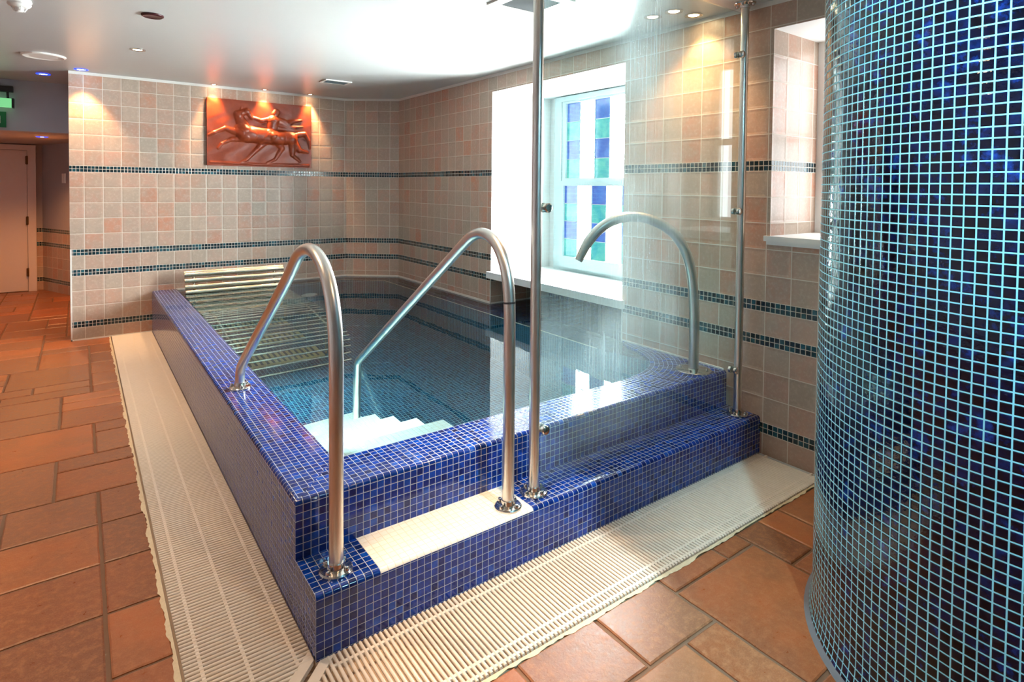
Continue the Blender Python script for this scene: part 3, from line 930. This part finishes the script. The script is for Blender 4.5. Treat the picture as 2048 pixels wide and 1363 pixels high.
# ================================================================== COLUMN
CX, CY, CR = 1.735, -1.318, 0.645
colm = thing('mosaic_column', 'thick round column covered in dark blue mosaic with pale cyan joints', 'column', (CX, CY, 0))
mb = MB()
NC = 158
nring = 60
zs = [0.0, 0.02, 0.04, 0.06, 0.08, 0.10, 0.13, 0.16, 0.2] + [0.2 + 2.2 * k / 8 for k in range(1, 9)]
flare = lambda z: 0.012 * max(0, 1 - z / 0.10) ** 2
for z0, z1 in zip(zs[:-1], zs[1:]):
    for k in range(nring):
        a0, a1 = 2 * math.pi * k / nring, 2 * math.pi * (k + 1) / nring
        c4 = []
        for a, z in ((a0, z0), (a1, z0), (a1, z1), (a0, z1)):
            r = CR + flare(z)
            c4.append((CX + r * math.cos(a), CY + r * math.sin(a), z))
        uu0, uu1 = NC * k / nring, NC * (k + 1) / nring
        mb.face(c4, [(uu0, z0 / P), (uu1, z0 / P), (uu1, z1 / P), (uu0, z1 / P)])
mb.build('shaft', M_COLUMN, colm, smooth=40)
mb = MB()
mb.lathe([(CR + 0.008, 0.014), (CR + 0.014, 0.008), (CR + 0.024, 0.0)], (CX, CY, 0), 72)
mb.build('base_joint', M_GREYGROUT, colm, smooth=60)

# ================================================================== WINDOWS
w1 = thing('window_1', None, None, (X1, 1.795, 0.66)); w1['kind'] = 'structure'
mb = MB(); mb.box(2.325, X1, 0.985, 2.605, 0.608, 0.665)
mb.build('window_sill', M_WPAINT, w1)
M_SASH = plain('backlit_sash', (0.42, 0.50, 0.51), 0.45, var=0.02)  # white frame, its colour darkened to stand in for backlit shade
mb = MB()   # box frame
for (y0, y1, z0, z1) in ((2.36, 2.45, 0.66, 2.235), (1.09, 1.18, 0.66, 2.235), (1.18, 2.36, 2.19, 2.235), (1.18, 2.36, 0.665, 0.70)):
    mb.box(X1 - 0.06, X1 + 0.06, y0, y1, z0, z1)
mb.build('window_frame', M_SASH, w1)
def sash(x, y0, z0, z1, cw, ncol, rows, zb, zt):
    mb = MB()
    ye = y0 - cw * ncol
    mb.box(x - 0.02, x + 0.02, y0, y0 + 0.045, zb, zt)
    mb.box(x - 0.02, x + 0.02, ye - 0.045, ye, zb, zt)
    mb.box(x - 0.02, x + 0.02, ye, y0, z1, zt)
    mb.box(x - 0.02, x + 0.02, ye, y0, zb, z0)
    for r in range(1, rows):
        z = z0 + (z1 - z0) * r / rows
        mb.box(x - 0.004, x + 0.004, ye, y0, z - 0.0025, z + 0.0025)
    for c in range(1, ncol):
        y = y0 - cw * c
        mb.box(x - 0.004, x + 0.004, y - 0.0025, y + 0.0025, z0, z1)
    s = mb.build('sash', M_SASH, w1)
    for c in range(ncol):
        ya, yb = y0 - cw * c, y0 - cw * (c + 1)
        if c % 2:
            mb = MB(); mb.box(x + 0.004, x + 0.008, yb, ya, z0, z1)
            g = mb.build('clear_pane', M_CLEAR, s)
        else:
            for r in range(rows):
                za, zb_ = z0 + (z1 - z0) * r / rows, z0 + (z1 - z0) * (r + 1) / rows
                mb = MB(); mb.box(x + 0.004, x + 0.008, yb, ya, za, zb_)
                g = mb.build('blue_pane' if r % 2 else 'teal_pane', M_SBLUE if r % 2 else M_STEAL, s)
sash(3.0, 2.31, 1.50, 2.17, 0.18, 6, 4, 1.455, 2.19)
sash(2.955, 2.285, 0.80, 1.43, 0.176, 6, 4, 0.70, 1.475)

w2 = thing('window_2', None, None, (X2, -0.25, 1.165)); w2['kind'] = 'structure'
mb = MB(); mb.box(2.34, X2, W2[1] - 0.025, -0.010, 1.14, 1.168); mb.box(2.348, X2, W2[1] - 0.01, -0.022, 1.122, 1.14)
mb.build('window_sill', M_WPAINT, w2)
mb = MB()
for (y0, y1, z0, z1) in ((-0.09, W2[0], 1.165, 2.25), (W2[1], W2[1] + 0.055, 1.165, 2.25), (W2[1] + 0.055, -0.09, 2.19, 2.25), (W2[1] + 0.055, -0.09, 1.168, 1.23), (W2[1] + 0.055, -0.09, 1.70, 1.74)):
    mb.box(X2 - 0.03, X2 + 0.03, y0, y1, z0, z1)
mb.build('window_frame', M_WPAINT, w2)
mb = MB(); mb.box(X2, X2 + 0.006, W2[1] + 0.05, -0.085, 1.225, 2.195)
mb.build('pane', emis('daylit_side_glass', (0.92, 0.98, 1.0), 6), w2)

# ================================================================== RELIEF
rl = thing('wall_relief', 'terracotta relief panel of a rearing horse and figure on the back wall', 'relief', (0.98, 4.82, 1.93))
NXr, NYr = 220, 146
RW, RH = 1.02, 0.672
def cap(px, py, ax, ay, bx, by, ra, rb):
    dx, dy = bx - ax, by - ay
    t = ((px - ax) * dx + (py - ay) * dy) / (dx * dx + dy * dy + 1e-9)
    t = max(0.0, min(1.0, t))
    r = ra + (rb - ra) * t
    d = math.hypot(px - ax - dx * t, py - ay - dy * t)
    return math.sqrt(max(0.0, r * r - d * d)) if d < r else 0.0
# generic leaping horse with a running attendant, in panel units (0..1.52 wide, 0..1 high)
caps = [
    # horse body, chest, rump
    (0.52, 0.50, 0.98, 0.46, 0.130, 0.115), (0.46, 0.56, 0.56, 0.48, 0.09, 0.12), (0.98, 0.46, 1.20, 0.47, 0.115, 0.10),
    # neck and head
    (0.50, 0.60, 0.42, 0.78, 0.085, 0.06), (0.42, 0.79, 0.55, 0.84, 0.05, 0.045), (0.55, 0.84, 0.62, 0.74, 0.045, 0.028), (0.46, 0.84, 0.47, 0.90, 0.018, 0.008),
    # fore legs reaching forward
    (0.44, 0.50, 0.25, 0.56, 0.055, 0.034), (0.25, 0.56, 0.10, 0.49, 0.034, 0.022), (0.10, 0.49, 0.03, 0.45, 0.026, 0.020),
    (0.52, 0.42, 0.33, 0.40, 0.050, 0.032), (0.33, 0.40, 0.20, 0.33, 0.030, 0.022), (0.20, 0.33, 0.15, 0.26, 0.024, 0.018),
    # hind legs and tail
    (1.20, 0.44, 1.33, 0.28, 0.085, 0.042), (1.33, 0.28, 1.46, 0.25, 0.038, 0.020), (1.22, 0.42, 1.22, 0.20, 0.07, 0.034), (1.22, 0.20, 1.34, 0.10, 0.030, 0.018),
    (1.27, 0.52, 1.41, 0.54, 0.038, 0.040), (1.41, 0.54, 1.48, 0.44, 0.036, 0.026), (1.48, 0.44, 1.49, 0.32, 0.024, 0.014),
    # attendant: head, torso, arm, striding legs, cloak
    (0.96, 0.83, 0.98, 0.86, 0.052, 0.048), (0.93, 0.72, 0.90, 0.50, 0.085, 0.070), (0.92, 0.75, 0.76, 0.71, 0.042, 0.030), (0.76, 0.71, 0.60, 0.76, 0.030, 0.020),
    (0.89, 0.48, 0.72, 0.30, 0.068, 0.040), (0.72, 0.30, 0.54, 0.10, 0.040, 0.022), (0.54, 0.10, 0.45, 0.055, 0.022, 0.016),
    (0.94, 0.46, 1.06, 0.30, 0.066, 0.042), (1.06, 0.30, 0.96, 0.12, 0.038, 0.022), (0.96, 0.12, 0.84, 0.06, 0.022, 0.016),
    (0.98, 0.74, 1.18, 0.70, 0.050, 0.040), (1.00, 0.70, 1.24, 0.62, 0.045, 0.030), (1.18, 0.72, 1.36, 0.76, 0.034, 0.016), (1.22, 0.64, 1.38, 0.66, 0.030, 0.012), (1.0, 0.62, 1.30, 0.58, 0.04, 0.016),
    # ground line
    (0.05, 0.05, 0.75, 0.035, 0.018, 0.018), (0.75, 0.035, 1.47, 0.04, 0.018, 0.020),
]
grid = []
for j in range(NYr + 1):
    row = []
    for i in range(NXr + 1):
        px, py = i / NXr * 1.52, j / NYr
        h = 0.0
        for c in caps: 
            v = cap(px, py, *c)
            if v > 0: h = max(h, v) + 0.25 * min(h, v)
        e = min(px, 1.52 - px, py, 1 - py)
        if e < 0.012: h = 0
        h = h * 0.42 + 0.0035 * math.sin(px * 21 + 3 * math.sin(py * 13)) * 0.4
        row.append(h)
    grid.append(row)
for _ in range(1):
    g2 = [r_[:] for r_ in grid]
    for j in range(1, NYr):
        for i in range(1, NXr):
            g2[j][i] = (grid[j][i] * 2 + grid[j - 1][i] + grid[j + 1][i] + grid[j][i - 1] + grid[j][i + 1]) / 6
    grid = g2
x0r, z0r, yf = 0.468, 1.60, 4.812
mb = MB()
rows = [[(x0r + RW * i / NXr, yf - grid[j][i], z0r + RH * j / NYr) for i in range(NXr + 1)] for j in range(NYr + 1)]
mb.quad_grid(rows)
for seq in ([rows[0][i] for i in range(NXr + 1)], [rows[-1][i] for i in range(NXr + 1)], [r_[0] for r_ in rows], [r_[-1] for r_ in rows]):
    mb.quad_grid([seq, [(a, YB, c) for a, b, c in seq]])
t = NT('terracotta_relief')
n = t.noise(t.obj(), 26, 4)
t.pr(color=t.mix(n, (0.20, 0.028, 0.009), (0.28, 0.048, 0.015)), rough=0.36, spec=0.35, normal=t.bump(t.noise(t.obj(), 90, 3), 0.15, 0.003))
mb.build('carved_panel', t.m, rl, smooth=70)

# ================================================================== CEILING FITTINGS
def lamp_spot(name, loc, energy, color, size, blend, parent, aim=(0, 0, -1), soft=0.025):
    l = bpy.data.lights.new(name, 'SPOT')
    l.energy = energy; l.color = color; l.spot_size = R(size); l.spot_blend = blend; l.shadow_soft_size = soft
    o = bpy.data.objects.new(name, l)
    COL.objects.link(o)
    o.location = loc
    o.rotation_euler = Vector(aim).to_track_quat('-Z', 'Y').to_euler()
    if parent:
        o.parent = parent
        o.matrix_parent_inverse = Matrix.Translation(-Vector(parent.location))
    return o

def downlight(x, y, label, energy, kind='steel', z=ZC, color=WARM, size=75, blend=0.6, aim=(0, 0, -1), r=0.042, bulb=None, group=None):
    t = thing('downlight', label, 'downlight', (x, y, z), group)
    mb = MB()
    mb.lathe([(r, z - 0.0005), (r, z - 0.005), (r * 0.78, z - 0.007), (r * 0.62, z - 0.001)], (x, y, 0), 28)
    mb.build('bezel', M_BRING if kind == 'blue' else M_CHROME, t, smooth=50)
    mb = MB(); mb.lathe([(r * 0.60, z - 0.002), (r * 0.35, z - 0.0045), (0.0, z - 0.005)], (x, y, 0), 20)
    mb.build('bulb', bulb or (M_BULBC if kind == 'blue' else M_BULB), t, smooth=50)
    if energy: lamp_spot('downlight_beam', (x, y, z - 0.03), energy, color, size, blend, t, aim)
    return t
G = 'downlights over the relief'
downlight(0.525, 4.775, 'warm downlight over the left end of the terracotta relief', LAMPS['relief'], size=64, blend=0.8, aim=(0, 0.10, -1), r=0.034, group=G)
downlight(1.00, 4.775, 'warm downlight over the middle of the terracotta relief', LAMPS['relief'], size=64, blend=0.8, aim=(0, 0.10, -1), r=0.034, group=G)
downlight(1.465, 4.775, 'warm downlight over the right end of the terracotta relief', LAMPS['relief'], size=64, blend=0.8, aim=(0, 0.10, -1), r=0.034, group=G)
downlight(-0.194, 3.484, 'warm downlight alone in the ceiling left of the relief', LAMPS['left'], size=84, r=0.05)
GB_ = 'blue rimmed downlights'
downlight(-0.525, 4.70, 'blue rimmed downlight at the outer corner of the tiled back wall', LAMPS['scallop'], 'blue', size=70, group=GB_, r=0.052, aim=(0.05, 0.15, -1))
downlight(-0.80, 5.20, 'blue rimmed downlight in the high ceiling before the grey bulkhead', 6, 'blue', size=110, group=GB_, r=0.052, color=(0.6, 0.75, 1.0))
downlight(-0.864, 6.516, 'blue rimmed downlight in the low ceiling before the door', LAMPS['corridor'], 'blue', z=1.91, size=140, group=GB_, r=0.052, color=(1.0, 0.42, 0.14))
GC = 'downlights above the glass screen'
downlight(2.109, 0.416, 'rearmost of the three warm downlights beside the right post', LAMPS['corner'], size=110, group=GC, r=0.05)
downlight(2.10, 0.56, 'left of the three warm downlights beside the right post', LAMPS['corner'], size=110, group=GC, r=0.05)
downlight(2.255, 0.393, 'warm downlight nearest to the top of the right post', LAMPS['corner'], size=110, group=GC, r=0.05)
# unseen ceiling lamps: one over the step, the others added as warm fill
GO = 'downlights along the ceiling out of view'
for x, y, e, s_ in ((0.62, -0.08, LAMPS['step'], 30), (1.25, -1.35 + 0.6, 0, 90), (-0.75, 0.9, LAMPS['added_fill'] * 3.2, 110), (0.45, -0.9, LAMPS['added_fill'], 110), (-1.9, 2.6, LAMPS['added_fill'], 130), (-1.6, -1.6, LAMPS['added_fill'], 130), (-0.9, 6.0 - 3.6, 0, 90)):
    if e: downlight(x, y, 'unseen warm downlight in the part of the ceiling beyond the picture', e, size=s_, color=(1.0, 0.66, 0.38), group=GO)

for x, y, e in ((0.55, -1.55, LAMPS['cool'] * 0.55), (1.05, -2.25, LAMPS['cool'] * 1.3)):
    downlight(x, y, 'blue rimmed downlight in the ceiling beside the mosaic column, out of view', e, 'blue', size=95, aim=(CX - x, CY - y, -1.0), r=0.052, color=(0.42, 0.82, 1.0), group='blue rimmed downlights by the column')
# smoke detector
sd = thing('smoke_detector', 'white smoke detector on the ceiling at the top left', 'smoke detector', (-0.80, 2.50, ZC))
mb = MB(); mb.lathe([(0.052, ZC), (0.055, ZC - 0.012), (0.050, ZC - 0.020), (0.053, ZC - 0.026), (0.046, ZC - 0.036), (0.030, ZC - 0.042), (0.0, ZC - 0.042)], (-0.80, 2.50, 0), 32)
mb.build('body', M_WTRIM, sd, smooth=35)
mb = MB(); mb.lathe([(0.020, ZC - 0.041), (0.020, ZC - 0.060), (0.014, ZC - 0.066), (0.0, ZC - 0.066)], (-0.80, 2.50, 0), 16)
for k in range(4):
    a = k * math.pi / 2 + 0.3
    mb.tube([(-0.80 + 0.036 * math.cos(a), 2.50 + 0.036 * math.sin(a), ZC - 0.038), (-0.80 + 0.022 * math.cos(a), 2.50 + 0.022 * math.sin(a), ZC - 0.062)], 0.003, 6)
mb.build('sensor_cage', M_WTRIM, sd, smooth=35)
# maroon cap
mb = MB(); mb.lathe([(0.058, ZC), (0.058, ZC - 0.008), (0.050, ZC - 0.013), (0.040, ZC - 0.009), (0.0, ZC - 0.010)], (-0.195, 2.371, 0), 32)
tag(mb.build('blanking_disc', M_RED, smooth=35), 'dark maroon round cap in the ceiling left of the relief', 'ceiling fitting')
# round flat speaker
cs = thing('ceiling_speaker', 'flat white round disc on the ceiling near the corridor', 'ceiling speaker', (-0.76, 4.20, ZC))
mb = MB(); mb.lathe([(0.14, ZC), (0.14, ZC - 0.008), (0.128, ZC - 0.014), (0.120, ZC - 0.010)], (-0.76, 4.20, 0), 40); mb.build('rim', M_WTRIM, cs, smooth=35)
mb = MB(); mb.lathe([(0.120, ZC - 0.009), (0.06, ZC - 0.011), (0.0, ZC - 0.012)], (-0.76, 4.20, 0), 40); mb.build('grille', M_WTRIM, cs, smooth=35)
# vents
def vent(x0, x1, y0, y1, n, label, fr=0.02, deep=0.012):
    t = thing('ceiling_vent', label, 'vent', ((x0 + x1) / 2, (y0 + y1) / 2, ZC), 'ceiling vents')
    mb = MB()
    for a in ((x0, x1, y0, y0 + fr), (x0, x1, y1 - fr, y1), (x0, x0 + fr, y0 + fr, y1 - fr), (x1 - fr, x1, y0 + fr, y1 - fr)):
        mb.box(*a, ZC - 0.010, ZC - 0.0005)
    mb.build('frame', M_WTRIM, t)
    mb = MB(); mb.box(x0 + fr, x1 - fr, y0 + fr, y1 - fr, ZC - 0.002, ZC - 0.0008); mb.build('duct_opening', M_BLACK, t)
    for k in range(n):
        y = y0 + fr + (y1 - y0 - 2 * fr) * (k + 0.5) / n
        mb = MB()
        mb.face([(x0 + fr, y - 0.004, ZC - 0.003), (x1 - fr, y - 0.004, ZC - 0.003), (x1 - fr, y + 0.004, ZC - 0.010), (x0 + fr, y + 0.004, ZC - 0.010)])
        mb.face([(x0 + fr, y - 0.003, ZC - 0.0022), (x0 + fr, y + 0.005, ZC - 0.0092), (x1 - fr, y + 0.005, ZC - 0.0092), (x1 - fr, y - 0.003, ZC - 0.0022)])
        mb.build('louvre', M_GRIME, t)
    return t
vent(1.29, 1.54, 3.75, 3.93, 7, 'small white framed ceiling vent right of the relief', 0.022)
vent(1.22, 1.56, 0.62, 0.96, 12, 'square dark slatted ceiling vent beside the left screen post', 0.055)

# ================================================================== EMERGENCY LIGHT AND EXIT SIGN
el = thing('emergency_light', 'green lit emergency light hanging from a black bracket on the grey bulkhead', 'emergency light', (-1.2, 5.70, 2.25))
mb = MB(); mb.box(-1.36, -1.045, 5.70, 5.77, 2.272, 2.325); mb.build('bracket', M_BLACK, el)
mb = MB(); mb.tube([(-1.085, 5.72, 2.272), (-1.082, 5.715, 2.20)], 0.010, 10); mb.build('hanger', M_BLACK, el, smooth=50)
mb = MB(); mb.box(-1.37, -1.052, 5.66, 5.74, 2.125, 2.205); mb.build('lit_case', M_GREEN, el)
mb = MB(); mb.box(-1.052, -1.036, 5.655, 5.745, 2.120, 2.208); mb.build('end_cap', M_BLACK, el)
es = thing('exit_sign', 'green exit sign plate under the emergency light at the left edge', 'sign', (-1.25, 5.765, 2.0))
mb = MB(); mb.box(-1.42, -1.10, 5.755, 5.768, 1.935, 2.085); mb.build('plate', M_GSIGN, es)
mb = MB(); mb.box(-1.24, -1.141, 5.752, 5.755, 1.975, 2.045)
mb.build('pictogram', M_WTRIM, es)
# switch plate on the corridor wall
mb = MB(); mb.box(-0.04, 0.04, -0.006, 0.006, -0.06, 0.06); mb.box(-0.012, 0.012, -0.011, -0.006, -0.02, 0.02)
so_ = mb.build('switch_plate', M_WTRIM)
so_.location = (-0.70, 7.665, 1.47); so_.rotation_euler = (0, 0, math.atan2(-0.9, 0.375))
tag(so_, 'small white switch plate on the corridor wall beside the door', 'switch')
